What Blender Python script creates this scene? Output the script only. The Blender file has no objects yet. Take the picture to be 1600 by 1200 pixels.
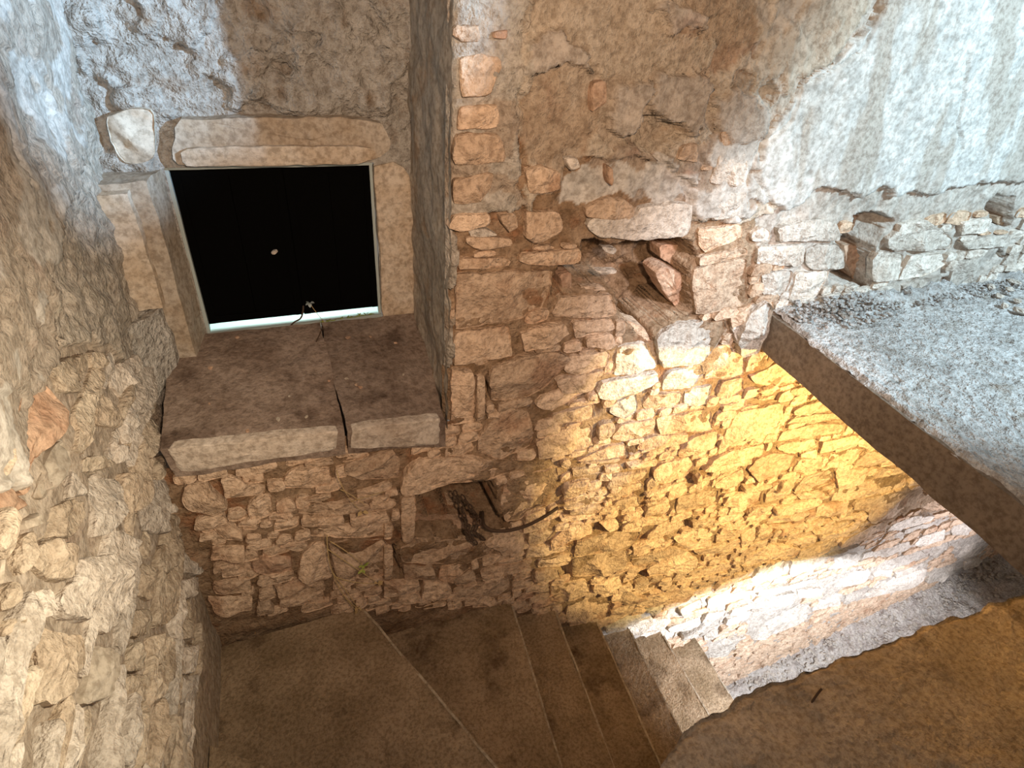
import bpy, math, random
import numpy as np
from mathutils import Vector, Matrix
random.seed(7); rng = np.random.default_rng(11)
SC = bpy.context.scene
COL = SC.collection

# ------------------------------------------------------------------ camera
CP, CR, CY, F = math.radians(35.64), math.radians(-5.33), math.radians(23.78), 920.0
def _axes():
    cy, sy, cp, sp, cr, sr = math.cos(CY), math.sin(CY), math.cos(CP), math.sin(CP), math.cos(CR), math.sin(CR)
    fwd = np.array([sy*cp, cy*cp, -sp]); right = np.array([cy, -sy, 0.]); down = np.cross(fwd, right)
    return np.array([right*cr+down*sr, -right*sr+down*cr, fwd])
AX = _axes()
cam = bpy.data.cameras.new('camera'); co = bpy.data.objects.new('camera', cam); COL.objects.link(co)
m = Matrix.Identity(4)
for i in range(3):
    m[i][0] = AX[0][i]; m[i][1] = -AX[1][i]; m[i][2] = -AX[2][i]
co.matrix_world = m
cam.sensor_width = 36; cam.lens = F/1600*36; cam.clip_start = .05
SC.camera = co
# ------------------------------------------------------------------ light
w = bpy.data.worlds.new('world'); SC.world = w; w.use_nodes = True
w.node_tree.nodes['Background'].inputs[0].default_value = (.75, .66, .58, 1)
w.node_tree.nodes['Background'].inputs[1].default_value = .22
SC.view_settings.view_transform = 'Standard'; SC.view_settings.look = 'None'
SC.view_settings.gamma = 1; SC.view_settings.exposure = 0
def aim(o, tgt):
    o.rotation_euler = (Vector(tgt)-o.location).to_track_quat('-Z', 'Y').to_euler()
def spot(name, loc, tgt, power, col, angle, blend, size=.05):
    l = bpy.data.lights.new(name, 'SPOT'); l.energy = power; l.color = col
    l.spot_size = math.radians(angle); l.spot_blend = blend; l.shadow_soft_size = size
    o = bpy.data.objects.new(name, l); COL.objects.link(o); o.location = loc; aim(o, tgt); return o
def area(name, loc, tgt, power, col, size, sizey=None, spread=180):
    l = bpy.data.lights.new(name, 'AREA'); l.energy = power; l.color = col; l.size = size
    if sizey: l.shape = 'RECTANGLE'; l.size_y = sizey
    l.spread = math.radians(spread)
    o = bpy.data.objects.new(name, l); COL.objects.link(o); o.location = loc; aim(o, tgt); return o
# warm lamp carried near the viewer, and a lower one on the stair side
spot('warm_lamp', (.25, -.25, .25), (1.15, 2.2, -.80), 235, (1, .70, .47), 116, 1, .08)
spot('wall_lamp', (.38, .75, -.75), (-.64, 1.36, -1.40), 74, (1, .86, .62), 100, 1, .04)
spot('stair_lamp', (3.55, .3, -1.93), (3.45, 2.2, -2.24), 600, (1, .72, .28), 97, .16, .05)
spot('daylight_upper', (4.3, -.9, 1.3), (4.15, 2.2, -.85), 1000, (.62, .86, 1), 66, .25, .2)
spot('daylight_mid', (1.7, -.5, .4), (2.1, 2.2, -1.45), 400, (1, .90, .90), 34, 1, .12)
spot('daylight_recess', (2.9, -.1, .5), (-.66, 2.8, -.36), 1700, (.48, .74, 1), 19, 1, .05)
spot('daylight_lower', (3.9, .5, -4.25), (3.7, 1.25, -6.2), 430, (.88, .93, 1), 132, .12, .1)
spot('wedge_fill', (6.3, .3, -4.3), (6.1, 2.2, -4.75), 230, (.95, .93, 1), 88, .9, .1)  # added fill spot for the dark wedge beside the lower cone

# ------------------------------------------------------------------ numeric helpers
def ray(x, y): return np.stack([np.asarray(x, float)-800, np.asarray(y, float)-600, np.full_like(np.asarray(x, float), F)], -1) @ AX
def onY(x, y, Y=2.2): r = ray(x, y); return r*(Y/r[..., 1])[..., None]
def onX(x, y, X=-.64): r = ray(x, y); return r*(X/r[..., 0])[..., None]
def onZ(x, y, Z): r = ray(x, y); return r*(Z/r[..., 2])[..., None]
def W(x, y, Y=2.2): return Vector(onY(x, y, Y))
def toPx(P):
    c = P @ AX.T
    return 800+F*c[..., 0]/c[..., 2], 600+F*c[..., 1]/c[..., 2]
def _hash(i, j, k, s):
    n = (i*374761393 + j*668265263 + k*2147483647 + s*1274126177).astype(np.int64) & 0xffffffff
    n = ((n ^ (n >> 13))*1274126177) & 0xffffffff
    n = ((n ^ (n >> 16))*2246822519) & 0xffffffff
    return ((n ^ (n >> 15)) & 0xffffff)/float(0xffffff)*2-1
def noise(P, s=0):
    P = np.asarray(P, float); I = np.floor(P).astype(np.int64); f = P-I; u = f*f*(3-2*f); r = 0
    for dx in (0, 1):
        for dy in (0, 1):
            for dz in (0, 1):
                wgt = (u[..., 0] if dx else 1-u[..., 0])*(u[..., 1] if dy else 1-u[..., 1])*(u[..., 2] if dz else 1-u[..., 2])
                r = r+wgt*_hash(I[..., 0]+dx, I[..., 1]+dy, I[..., 2]+dz, s)
    return r
def fbm(P, octv=4, s=0, gain=.5):
    a, r = 1, 0
    for o in range(octv):
        r = r+a*noise(np.asarray(P)*2.03**o, s+o*17); a *= gain
    return r
def inpoly(px, py, poly):
    r = np.zeros(px.shape, bool); n = len(poly)
    for i in range(n):
        x1, y1 = poly[i]; x2, y2 = poly[(i+1) % n]
        if y1 == y2: continue
        c = ((y1 > py) != (y2 > py)) & (px < (x2-x1)*(py-y1)/(y2-y1)+x1)
        r ^= c
    return r
def dline(px, py, pts):
    d = np.full(px.shape, 1e9)
    for (x1, y1), (x2, y2) in zip(pts[:-1], pts[1:]):
        vx, vy = x2-x1, y2-y1; L = vx*vx+vy*vy+1e-9
        t = np.clip(((px-x1)*vx+(py-y1)*vy)/L, 0, 1)
        d = np.minimum(d, np.hypot(px-x1-t*vx, py-y1-t*vy))
    return d
def pl(s, o=(0, 0, 1)):
    return [(o[0]+float(a.split(',')[0])*o[2], o[1]+float(a.split(',')[1])*o[2]) for a in s.split()]

# ------------------------------------------------------------------ materials
def mat(name, c1, c2, c3=None, rough=.95, bump=.35, scale=5., fine=70., zones=None, detail=None, spec=.15):
    m = bpy.data.materials.new(name); m.use_nodes = True; nt = m.node_tree; N = nt.nodes; L = nt.links
    b = N['Principled BSDF']; b.inputs['Roughness'].default_value = rough
    b.inputs['Specular IOR Level'].default_value = spec
    tc = N.new('ShaderNodeTexCoord'); oi = N.new('ShaderNodeObjectInfo')
    add = N.new('ShaderNodeVectorMath'); add.operation = 'ADD'
    mul = N.new('ShaderNodeMath'); mul.operation = 'MULTIPLY'; mul.inputs[1].default_value = 37.
    L.new(oi.outputs['Random'], mul.inputs[0]); L.new(tc.outputs['Object'], add.inputs[0]); L.new(mul.outputs[0], add.inputs[1])
    def nz(sc, det=6, rg=.6):
        n = N.new('ShaderNodeTexNoise'); n.inputs['Scale'].default_value = sc; n.inputs['Detail'].default_value = det
        n.inputs['Roughness'].default_value = rg; L.new(add.outputs[0], n.inputs['Vector']); return n.outputs['Fac']
    def ramp(fac, lo, hi):
        r = N.new('ShaderNodeMapRange'); r.inputs[1].default_value = lo; r.inputs[2].default_value = hi
        L.new(fac, r.inputs[0]); return r.outputs[0]
    def mix(f, a, c):
        x = N.new('ShaderNodeMix'); x.data_type = 'RGBA'
        if isinstance(f, float): x.inputs[0].default_value = f
        else: L.new(f, x.inputs[0])
        for k, v in ((6, a), (7, c)):
            if isinstance(v, tuple): x.inputs[k].default_value = (*v, 1)
            else: L.new(v, x.inputs[k])
        return x.outputs[2]
    col = mix(ramp(nz(scale), .38, .64), c1, c2)
    if c3: col = mix(ramp(nz(scale*.6+.7, 5), .56, .68), col, c3)
    # per object tone
    tone = ramp(oi.outputs['Random'], 0, 1)
    hs = N.new('ShaderNodeHueSaturation')
    if zones:
        at = N.new('ShaderNodeAttribute'); at.attribute_name = 'zone'
        sp = N.new('ShaderNodeSeparateColor'); L.new(at.outputs['Color'], sp.inputs[0])
        for ch, (za, zb) in zip(('Red', 'Green', 'Blue'), zones):
            z = mix(ramp(nz(scale*1.7, 8, .65), .36, .62), za, zb)
            col = mix(sp.outputs[ch], col, z)
    L.new(col, hs.inputs['Color'])
    mr = N.new('ShaderNodeMapRange'); mr.inputs[3].default_value = .78; mr.inputs[4].default_value = 1.14
    L.new(tone, mr.inputs[0])
    if not zones: L.new(mr.outputs[0], hs.inputs['Value'])
    speck = mix(ramp(nz(fine*.5, 3, .68), .36, .58), (.40, .35, .30), (1.12, 1.12, 1.12))
    mm = N.new('ShaderNodeMix'); mm.data_type = 'RGBA'; mm.blend_type = 'MULTIPLY'; mm.inputs[0].default_value = .55
    L.new(hs.outputs[0], mm.inputs[6]); L.new(speck, mm.inputs[7]); L.new(mm.outputs[2], b.inputs['Base Color'])
    h1 = nz(fine*.28, 4, .62); h2 = nz(fine, 2, .55)
    ad = N.new('ShaderNodeMath'); ad.operation = 'MULTIPLY_ADD'; ad.inputs[1].default_value = .45
    L.new(h2, ad.inputs[0]); L.new(h1, ad.inputs[2])
    bp = N.new('ShaderNodeBump'); bp.inputs['Strength'].default_value = min(1, bump*2.4); bp.inputs['Distance'].default_value = .020*bump*2
    if zones:
        st_ = N.new('ShaderNodeMapRange'); st_.inputs[3].default_value = min(1, bump*2.2); st_.inputs[4].default_value = .16
        L.new(sp.outputs['Red'], st_.inputs[0]); L.new(st_.outputs[0], bp.inputs['Strength'])
    L.new(ad.outputs[0], bp.inputs['Height']); L.new(bp.outputs[0], b.inputs['Normal'])
    return m
M = {}
M['wall'] = mat('rubble_mortar', (.25, .165, .10), (.40, .29, .20), (.30, .16, .09), bump=.5, scale=7,
    zones=[((.74, .73, .70), (.50, .50, .48)), ((.42, .39, .34), (.52, .48, .43)), ((.60, .53, .44), (.44, .37, .29))])
M['lime'] = mat('limestone', (.72, .55, .41), (.58, .42, .30), (.52, .34, .23), bump=.5)
M['pale'] = mat('pale_limestone', (.76, .70, .63), (.62, .55, .48), bump=.5)
M['buff'] = mat('buff_stone', (.66, .57, .46), (.54, .44, .34), (.50, .40, .30), bump=.5)
M['red'] = mat('red_stone', (.52, .33, .23), (.58, .42, .31), bump=.35, scale=9)
M['grey'] = mat('grey_mortar', (.58, .52, .44), (.44, .38, .31), (.50, .37, .26), bump=.15, scale=6)
M['recess'] = mat('recess_render', (.40, .38, .35), (.50, .48, .45), (.30, .23, .17), bump=.9, scale=6, fine=55)
M['dress'] = mat('dressed_stone', (.60, .53, .45), (.48, .38, .28), bump=.22, scale=6)
M['ledge'] = mat('ledge_stone', (.33, .26, .215), (.23, .17, .135), (.16, .115, .09), bump=.35, scale=4.5)
M['ledge_edge'] = mat('ledge_edge_stone', (.62, .55, .48), (.50, .42, .35), bump=.3)
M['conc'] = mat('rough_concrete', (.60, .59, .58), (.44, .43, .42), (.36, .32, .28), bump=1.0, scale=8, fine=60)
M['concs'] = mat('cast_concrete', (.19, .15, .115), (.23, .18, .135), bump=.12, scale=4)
M['step'] = mat('worn_stair_concrete', (.40, .30, .20), (.27, .195, .12), (.15, .10, .06), bump=.35, scale=4, fine=110)
M['nose'] = mat('worn_highlight_nosing', (.46, .39, .30), (.34, .27, .19), bump=.3, scale=9)  # worn pale step edges that also put the nosing highlight into colour
M['plast'] = mat('brown_plaster', (.44, .37, .30), (.31, .255, .20), (.20, .16, .125), bump=.5, scale=2.2)
M['earth'] = mat('rubble_earth', (.46, .41, .38), (.60, .56, .52), (.28, .23, .20), bump=.9, scale=9)
def plain(name, c, rough=.6, metal=0, spec=.3):
    m = bpy.data.materials.new(name); m.use_nodes = True; b = m.node_tree.nodes['Principled BSDF']
    n = m.node_tree.nodes.new('ShaderNodeTexNoise'); n.inputs['Scale'].default_value = 30
    x = m.node_tree.nodes.new('ShaderNodeMix'); x.data_type = 'RGBA'
    x.inputs[6].default_value = (*[k*.7 for k in c], 1); x.inputs[7].default_value = (*[min(1, k*1.2) for k in c], 1)
    m.node_tree.links.new(n.outputs['Fac'], x.inputs[0]); m.node_tree.links.new(x.outputs[2], b.inputs['Base Color'])
    b.inputs['Roughness'].default_value = rough; b.inputs['Metallic'].default_value = metal; b.inputs['Specular IOR Level'].default_value = spec; return m
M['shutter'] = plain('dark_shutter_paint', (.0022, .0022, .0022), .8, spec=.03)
M['frame'] = plain('pale_weathered_frame', (.45, .52, .52), .6)
M['iron'] = plain('rusty_iron', (.10, .065, .045), .8, .2)
M['twig'] = plain('dry_stem', (.55, .40, .20), .8)
M['leaf'] = plain('pale_green_leaf', (.42, .50, .12), .7)
M['silk'] = plain('spider_silk', (.55, .5, .45), .8)

# ------------------------------------------------------------------ object helpers
def link(name, me, m, parent=None, **props):
    o = bpy.data.objects.new(name, me); COL.objects.link(o)
    if m is not None and not me.materials: me.materials.append(m)
    if parent is not None: o.parent = parent
    for k, v in props.items(): o[k] = v
    return o
def empty(name, loc=(0, 0, 0), **props):
    o = bpy.data.objects.new(name, None); COL.objects.link(o); o.location = loc; o.empty_display_size = .05
    for k, v in props.items(): o[k] = v
    return o
def mesh_np(name, V, Q, smooth=True, zone=None):
    me = bpy.data.meshes.new(name); nv, nq = len(V), len(Q); k = Q.shape[1]
    me.vertices.add(nv); me.vertices.foreach_set('co', np.ascontiguousarray(V, np.float32).ravel())
    me.loops.add(nq*k); me.loops.foreach_set('vertex_index', np.ascontiguousarray(Q, np.int32).ravel())
    me.polygons.add(nq); me.polygons.foreach_set('loop_start', np.arange(0, nq*k, k, dtype=np.int32))
    me.polygons.foreach_set('loop_total', np.full(nq, k, np.int32))
    me.polygons.foreach_set('use_smooth', np.full(nq, smooth, bool))
    if zone is not None:
        a = me.color_attributes.new('zone', 'FLOAT_COLOR', 'POINT')
        a.data.foreach_set('color', np.ascontiguousarray(np.concatenate([zone, np.ones((nv, 1))], 1), np.float32).ravel())
    me.update(calc_edges=True); me.validate(); return me
def grid_quads(nu, nv):
    i = np.arange(nu-1)[:, None]*nv+np.arange(nv-1)[None, :]
    return np.stack([i, i+nv, i+nv+1, i+1], -1).reshape(-1, 4)
def rough_solid(name, bot, top, m, parent=None, res=.03, amp=.006, freq=6, seed=0, fine=0, **props):
    """closed solid between two quads (4 corners each, same order), surface broken up by noise"""
    B = np.array(bot, float); T = np.array(top, float); Vs, Qs, n0 = [], [], 0
    cen = (B.mean(0)+T.mean(0))/2
    def face(a, b, c, d):
        nonlocal n0
        nu = max(2, int(max(np.linalg.norm(b-a), np.linalg.norm(c-d))/res)+2); nv = max(2, int(max(np.linalg.norm(d-a), np.linalg.norm(c-b))/res)+2)
        nu = min(nu, 260); nv = min(nv, 260)
        u = np.linspace(0, 1, nu)[:, None, None]; v = np.linspace(0, 1, nv)[None, :, None]
        P = a*(1-u)*(1-v)+b*u*(1-v)+c*u*v+d*(1-u)*v
        q = grid_quads(nu, nv)
        nrm = np.cross(b-a, d-a)
        if nrm @ ((a+b+c+d)/4-cen) < 0: q = q[:, ::-1]
        Vs.append(P.reshape(-1, 3)); Qs.append(q+n0); n0 += nu*nv
    face(T[0], T[1], T[2], T[3]); face(B[0], B[1], B[2], B[3])
    for i in range(4):
        j = (i+1) % 4; face(B[i], B[j], T[j], T[i])
    V = np.concatenate(Vs)
    d = np.stack([fbm(V*freq+k*9.1, 4, seed+k*31) for k in range(3)], -1)*amp
    if fine: d[:, 2] += np.abs(noise(V*55, seed+5))*fine
    V = V+d
    o = link(name, mesh_np(name, V-cen, np.concatenate(Qs)), m, parent, **props)
    o.location = cen if parent is None else Vector(cen)-parent.location
    return o
def rbox(name, a, b, m, parent=None, **k):
    (x0, y0, z0), (x1, y1, z1) = a, b
    q = [(x0, y0), (x1, y0), (x1, y1), (x0, y1)]
    return rough_solid(name, [(x, y, z0) for x, y in q], [(x, y, z1) for x, y in q], m, parent, **k)
NST = [0]
def stone_mesh(P2, size, h, depth, tilt, seed, amp, ringy=True):
    """P2: outline in the plane (n,2) about its centre -> verts (a,b,c) with c = towards the room"""
    per = np.hypot(*(np.roll(P2, -1, 0)-P2).T); n = int(np.clip(per.sum()/.024, 14, 46))
    cum = np.concatenate([[0], np.cumsum(per)]); t = np.arange(n)/n*cum[-1]
    Q = np.concatenate([P2, P2[:1]])
    R = np.stack([np.interp(t, cum, Q[:, k]) for k in (0, 1)], -1)
    R = R*.72+(np.roll(R, 1, 0)+np.roll(R, -1, 0))*.14
    ja = min(.10*size, .007)
    s3 = np.concatenate([R*28, np.full((n, 1), seed*3.7)], 1)
    R = R+np.stack([noise(s3, 3), noise(s3+5.3, 4)], -1)*ja
    sc = max(.7, 1-.0045/size)
    e = min(.30, .006/size)
    inner_ = [.84, .66, .48, .28, .12] if size > .035 else [.7, .35]
    rings = [(sc, -depth), (sc, h*.6-.006), (sc*(1-e*.5), h-.002)]+[(sc*k*(1-e), h) for k in [1]+inner_]
    r2 = np.random.default_rng(seed)
    pls = [(r2.normal(0, .30, 2), r2.uniform(.0, .35)*amp*2) for _ in range(5)]
    V = []
    for k, (s, z) in enumerate(rings):
        X = R*s; zz = np.full(n, z, float)
        if k >= 1:
            q = np.concatenate([X*(9/max(.5, size*8)), np.full((n, 1), seed*1.31)], 1)
            q2 = np.concatenate([X*[11, 40], np.full((n, 1), seed*2.31)], 1)
            q3 = np.concatenate([X*42, np.full((n, 1), seed*.31)], 1)
            cl = np.min([X@g+c0 for g, c0 in pls], 0)
            f = fbm(q, 3, 7)*amp*.6-np.abs(noise(q2, 9))*amp*1.1+np.clip(cl, -amp*2.2, amp)+fbm(q3, 2, 15)*min(.004, amp*.5)+tilt[0]*X[:, 0]+tilt[1]*X[:, 1]
            zz = zz+f*(1 if k > 1 else .6)
        if k == 1:
            X = X*(1+.03*noise(np.concatenate([R*40, np.full((n, 1), seed)], 1), 2)[:, None])
        V.append(np.concatenate([X, zz[:, None]], 1))
    V = np.concatenate(V); c = np.array([[0, 0, V[-n:, 2].mean()]]); V = np.concatenate([V, c])
    F_ = []
    nr = len(rings)
    for k in range(nr-1):
        for i in range(n):
            j = (i+1) % n; F_.append((k*n+i, k*n+j, (k+1)*n+j, (k+1)*n+i))
    for i in range(n): F_.append(((nr-1)*n+i, (nr-1)*n+(i+1) % n, nr*n))
    return V, F_
def put_stone(P3, N_, U_, V_, m, parent, h=.04, depth=.05, amp=None, name='stone', tilt=None, collect=None):
    """P3: outline points in the wall plane; N_ points into the room"""
    NST[0] += 1; sd = NST[0]
    c = P3.mean(0); A = (P3-c) @ U_; B = (P3-c) @ V_
    P2 = np.stack([A, B], -1)
    ar = .5*np.sum(P2[:, 0]*np.roll(P2[:, 1], -1)-P2[:, 1]*np.roll(P2[:, 0], -1))
    if ar < 0: P2 = P2[::-1]
    size = max(.012, min(np.ptp(A), np.ptp(B)))/2
    if amp is None: amp = min(.016, .003+.07*size)
    if tilt is None: tilt = (rng.uniform(-.10, .10), rng.uniform(-.14, .06))
    V, Fc = stone_mesh(P2, size, h, depth, tilt, sd, amp)
    Vw = V[:, :1]*U_+V[:, 1:2]*V_+V[:, 2:]*N_
    if collect is not None:
        collect.append((Vw+c, Fc)); return None
    me = bpy.data.meshes.new(name); me.from_pydata(Vw.tolist(), [], Fc)
    if np.dot(np.cross(U_, V_), N_) < 0: me.flip_normals()
    me.polygons.foreach_set('use_smooth', np.ones(len(Fc), bool)); me.materials.append(m); me.set_sharp_from_angle(angle=.55)
    o = link(name, me, None, parent); o.location = Vector(c)-parent.location
    return o


# ------------------------------------------------------------------ traced outlines: (x0, y0, scale) then one outline per line
def block(o, txt):
    out = []
    for ln in txt.strip().splitlines():
        ln = ln.strip(); tag = ''
        if not ln: continue
        if ln[0].isalpha(): tag, ln = ln[0], ln[1:].strip()
        out.append((tag, pl(ln, o)))
    return out
BACK = []
BACK += block((640, 350, .375), '''
190,215 400,205 612,203 603,290 550,385 430,425 190,455
190,145 430,148 446,170 430,192 300,196 190,196
452,130 600,118 740,110 745,165 700,185 480,180 450,165
225,55 440,60 450,95 380,105 300,120 225,85
185,462 430,432 440,560 300,580 180,600
465,460 545,430 665,420 675,460 600,520 480,545
345,605 500,555 640,535 690,580 560,700 500,740 350,755 330,680
590,380 640,310 860,300 878,370 870,395 700,408 600,395
680,415 860,400 870,445 730,480 690,490
735,485 860,455 865,520 740,525
660,560 850,535 840,600 700,640 640,620
600,660 690,640 830,610 800,650 770,700 640,720
290,900 400,770 510,790 525,900 510,950 380,1000 280,960
540,730 770,655 775,700 590,790 520,770
590,805 780,752 782,820 600,852
530,920 620,870 765,840 775,930 650,970 540,990
p 880,520 1000,500 1045,600 940,630 860,645
p 1030,475 1130,420 1330,405 1350,450 1250,570 1220,590 1055,612 1035,520
p 780,735 800,670 1050,620 1050,660 960,710 830,740
p 1050,700 1080,625 1230,590 1245,640 1180,695
1260,570 1300,520 1430,495 1400,640 1330,655 1240,660
p 850,760 960,715 960,790 900,825 835,800
980,760 1010,715 1150,710 1140,770 990,795
p 1155,705 1280,680 1250,760 1150,770
1300,680 1400,650 1410,710 1290,740
840,910 880,845 1030,815 1030,870 900,915
1035,815 1270,780 1275,870 1040,890
1290,940 1370,800 1560,750 1570,800 1480,900 1390,900 1300,945
1195,190 1420,145 1430,340 1330,370 1200,385 1180,260
1205,145 1430,100 1440,135 1200,185
1210,30 1400,0 1400,60 1240,130 1210,100
1440,330 1400,420 1350,450 1340,400 1420,350
p 1350,440 1440,420 1450,470 1360,500
''')
BACK += block((640, 0, .375), '''
p 725,930 780,900 950,900 960,862 1190,840 1190,930 1180,980 1120,1000 900,1010 780,990 740,970
730,915 725,870 800,830 900,825 955,870 940,920 850,925
190,555 380,555 400,600 410,680 180,700 170,640
180,740 370,720 350,780 300,850 180,860
180,895 350,885 345,945 210,970 150,960
360,900 440,880 460,950 420,975
480,880 630,880 650,960 590,1000 540,1025 480,1000
200,230 390,225 385,300 340,400 210,410
200,440 380,430 385,540 190,550
p 230,960 330,955 400,990 250,1000
180,100 300,95 310,180 220,185 170,150
r 330,130 420,115 415,170 340,165
1110,670 1130,610 1210,590 1205,685
1215,690 1280,685 1270,710 1205,715
1290,540 1450,535 1460,600 1300,620
r 760,340 830,330 830,430 760,480
p 1250,860 1320,800 1420,800 1420,900 1260,930
p 640,660 700,650 720,700 670,720
r 640,190 680,190 675,240 650,220
r 820,680 850,690 845,790 825,770
480,700 560,690 640,720 640,800 500,820
p 1290,630 1400,620 1420,720 1380,780 1250,770
''')
BACK += block((1160, 260, .275), '''
p 95,460 370,445 360,560 340,580 90,565
p 375,480 440,450 570,450 600,500 595,590 400,600 370,560
p 120,610 320,600 270,750 130,740
p 325,610 520,600 480,680 430,760 280,770
p 60,390 120,340 185,370 170,430 60,440
p 820,420 880,370 1160,360 1230,430 1220,480 950,490 830,480
p 760,530 800,490 940,500 930,580 880,650 750,665
p 900,640 960,510 1160,500 1200,560 1050,640 890,655
p 1200,650 1220,560 1480,480 1540,540 1420,620 1290,720 1180,710
p 920,690 1000,650 1180,630 1140,700 1000,760 930,790
p 750,730 790,690 915,670 910,760 860,790 760,760
p 1250,320 1440,290 1400,380 1240,400
p 900,330 1050,300 1100,330 1060,370 880,400
p 1240,440 1400,400 1560,390 1540,460 1280,480
p 200,350 430,300 560,320 570,430 380,430 200,440
''')
BACK += block((860, 600, .2), '''
370,450 380,330 500,300 520,350 480,430 400,470
350,560 450,500 620,480 600,570 400,610 200,625
680,540 700,470 830,420 1100,400 1100,460 900,520
1010,590 1010,530 1110,430 1330,370 1300,500 1180,550 1080,580
205,640 580,590 580,600 560,620 230,655
170,690 430,660 410,720 180,750
430,660 560,655 560,700 430,720
590,640 860,590 850,650 600,690
810,700 860,650 1110,580 1160,650 1080,740 890,810 820,760
410,830 480,740 790,690 740,750 560,800
150,790 330,760 320,850 130,890
100,910 320,870 330,890 100,950
420,900 580,820 750,780 750,830 500,910
720,900 740,870 850,830 1090,760 1080,800 900,860
760,860 770,780 810,740 880,810 860,850
480,970 520,930 700,880 720,960 560,1000
1180,690 1290,620 1600,560 1600,640 1300,690
1290,830 1310,750 1530,660 1540,740 1450,820
990,980 1010,900 1180,860 1350,850 1330,960 1000,1030
730,950 960,890 950,920 740,970
740,1050 760,970 940,930 960,960 930,1050 800,1100
1350,970 1390,890 1600,850 1600,960
140,1030 160,1000 420,950 410,1010 150,1040
60,1070 380,1030 390,1060 100,1095
90,985 300,955 310,975 120,1010
1130,790 1140,730 1190,700 1200,760 1180,800
''')
BACK += block((860, 800, .2), '''
380,90 530,60 550,140 480,180 430,130
10,240 180,110 350,110 350,180 190,230 20,330
190,380 190,330 210,240 480,190 730,180 720,230 640,280 440,340
560,150 620,100 740,60 950,60 860,110 740,130 730,170 560,180
180,450 200,370 610,310 620,410 560,470 350,520 175,540
640,290 900,210 930,250 850,290 650,360
760,200 860,110 1060,60 1070,120 960,180 750,230
1110,120 1120,90 1310,50 1290,110 1120,150
1310,100 1340,50 1540,20 1510,60 1440,100 1340,120
640,400 950,290 1100,310 930,370 780,430 660,480
770,470 880,400 1010,330 1100,330 1160,380 1150,440 940,500 780,530
960,220 1190,130 1290,180 1280,200 1000,260
970,310 990,260 1290,240 1270,280 1100,320
1300,200 1600,130 1600,180 1300,270
1110,330 1200,300 1600,210 1600,260 1320,340 1170,350
1200,410 1210,360 1290,320 1310,380
10,610 60,590 300,550 320,650 200,710 10,720
330,640 340,590 570,500 580,600 420,650
140,770 200,710 450,670 490,750 440,850 130,880
600,650 860,540 840,620 640,700
480,720 600,640 780,680 720,720 500,740
460,840 540,750 700,740 640,820
870,600 970,550 960,600 880,640
980,600 1000,550 1170,480 1450,390 1420,470 1200,530
640,700 900,660 1000,610 1140,610 1080,690 760,770 670,760
430,930 600,850 740,830 700,880 430,970
750,790 900,730 860,800 800,820
p 610,920 780,850 960,840 900,900 640,980
p 1010,780 1200,700 1210,790 1030,830
p 920,920 1180,830 1180,870 1100,920 930,960
p 1190,870 1230,800 1400,790 1380,830 1200,890
p 1230,790 1240,690 1340,655 1600,620 1560,690 1400,740
p 1400,820 1430,780 1600,720 1590,760 1440,820
p 1370,890 1380,850 1590,780 1560,840 1380,900
p 1020,1010 1030,960 1180,900 1350,860 1350,910 1200,960 1180,1000
p 1240,1060 1270,1000 1420,1010 1540,960 1400,1130 1260,1160
1210,990 1280,940 1420,950 1300,1000 1220,1040
p 700,980 900,920 1000,960 980,1010 920,1040
''')
BACK += block((1100, 540, .2), '''
370,110 430,50 550,60 540,130 480,200 340,230
370,260 500,200 650,130 740,200 820,290 600,350 420,320
410,370 580,310 620,340 450,390
680,380 690,350 850,320 920,370 740,410
110,400 160,290 330,260 340,370 200,420 120,430
90,500 320,430 320,450 130,490
410,420 580,390 580,430 420,440
700,530 760,490 960,430 1080,500 900,540 710,560
650,630 700,580 900,550 1120,540 1180,600 980,600
580,770 620,690 880,620 1090,620 1120,650 1080,690 830,740
10,980 80,900 200,830 500,780 480,870 330,910
r 355,980 420,900 560,850 740,870 700,960 560,1060 430,1080
570,810 700,770 900,740 920,800 770,850 640,860
760,860 900,810 890,870 760,890
700,1000 760,910 910,890 960,860 930,960 830,1010
910,860 930,760 1210,700 1200,800 1080,820
960,960 1010,870 1200,810 1280,830 1170,950 1010,970
1210,780 1230,750 1340,720 1360,790 1330,830 1220,800
1180,950 1290,850 1460,830 1430,920 1300,960
1060,1130 1040,1000 1330,960 1290,1020 1240,1100 1100,1120
720,1170 720,1140 800,1040 1000,980 1030,1000 1040,1090 900,1140
100,1110 150,1060 330,970 340,1050 250,1110 140,1140
300,1150 310,1110 560,1100 550,1120 480,1140
1320,1040 1400,970 1600,960 1590,1000 1400,1040
560,1160 620,1070 770,1010 730,1080 680,1170
''')
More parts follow.
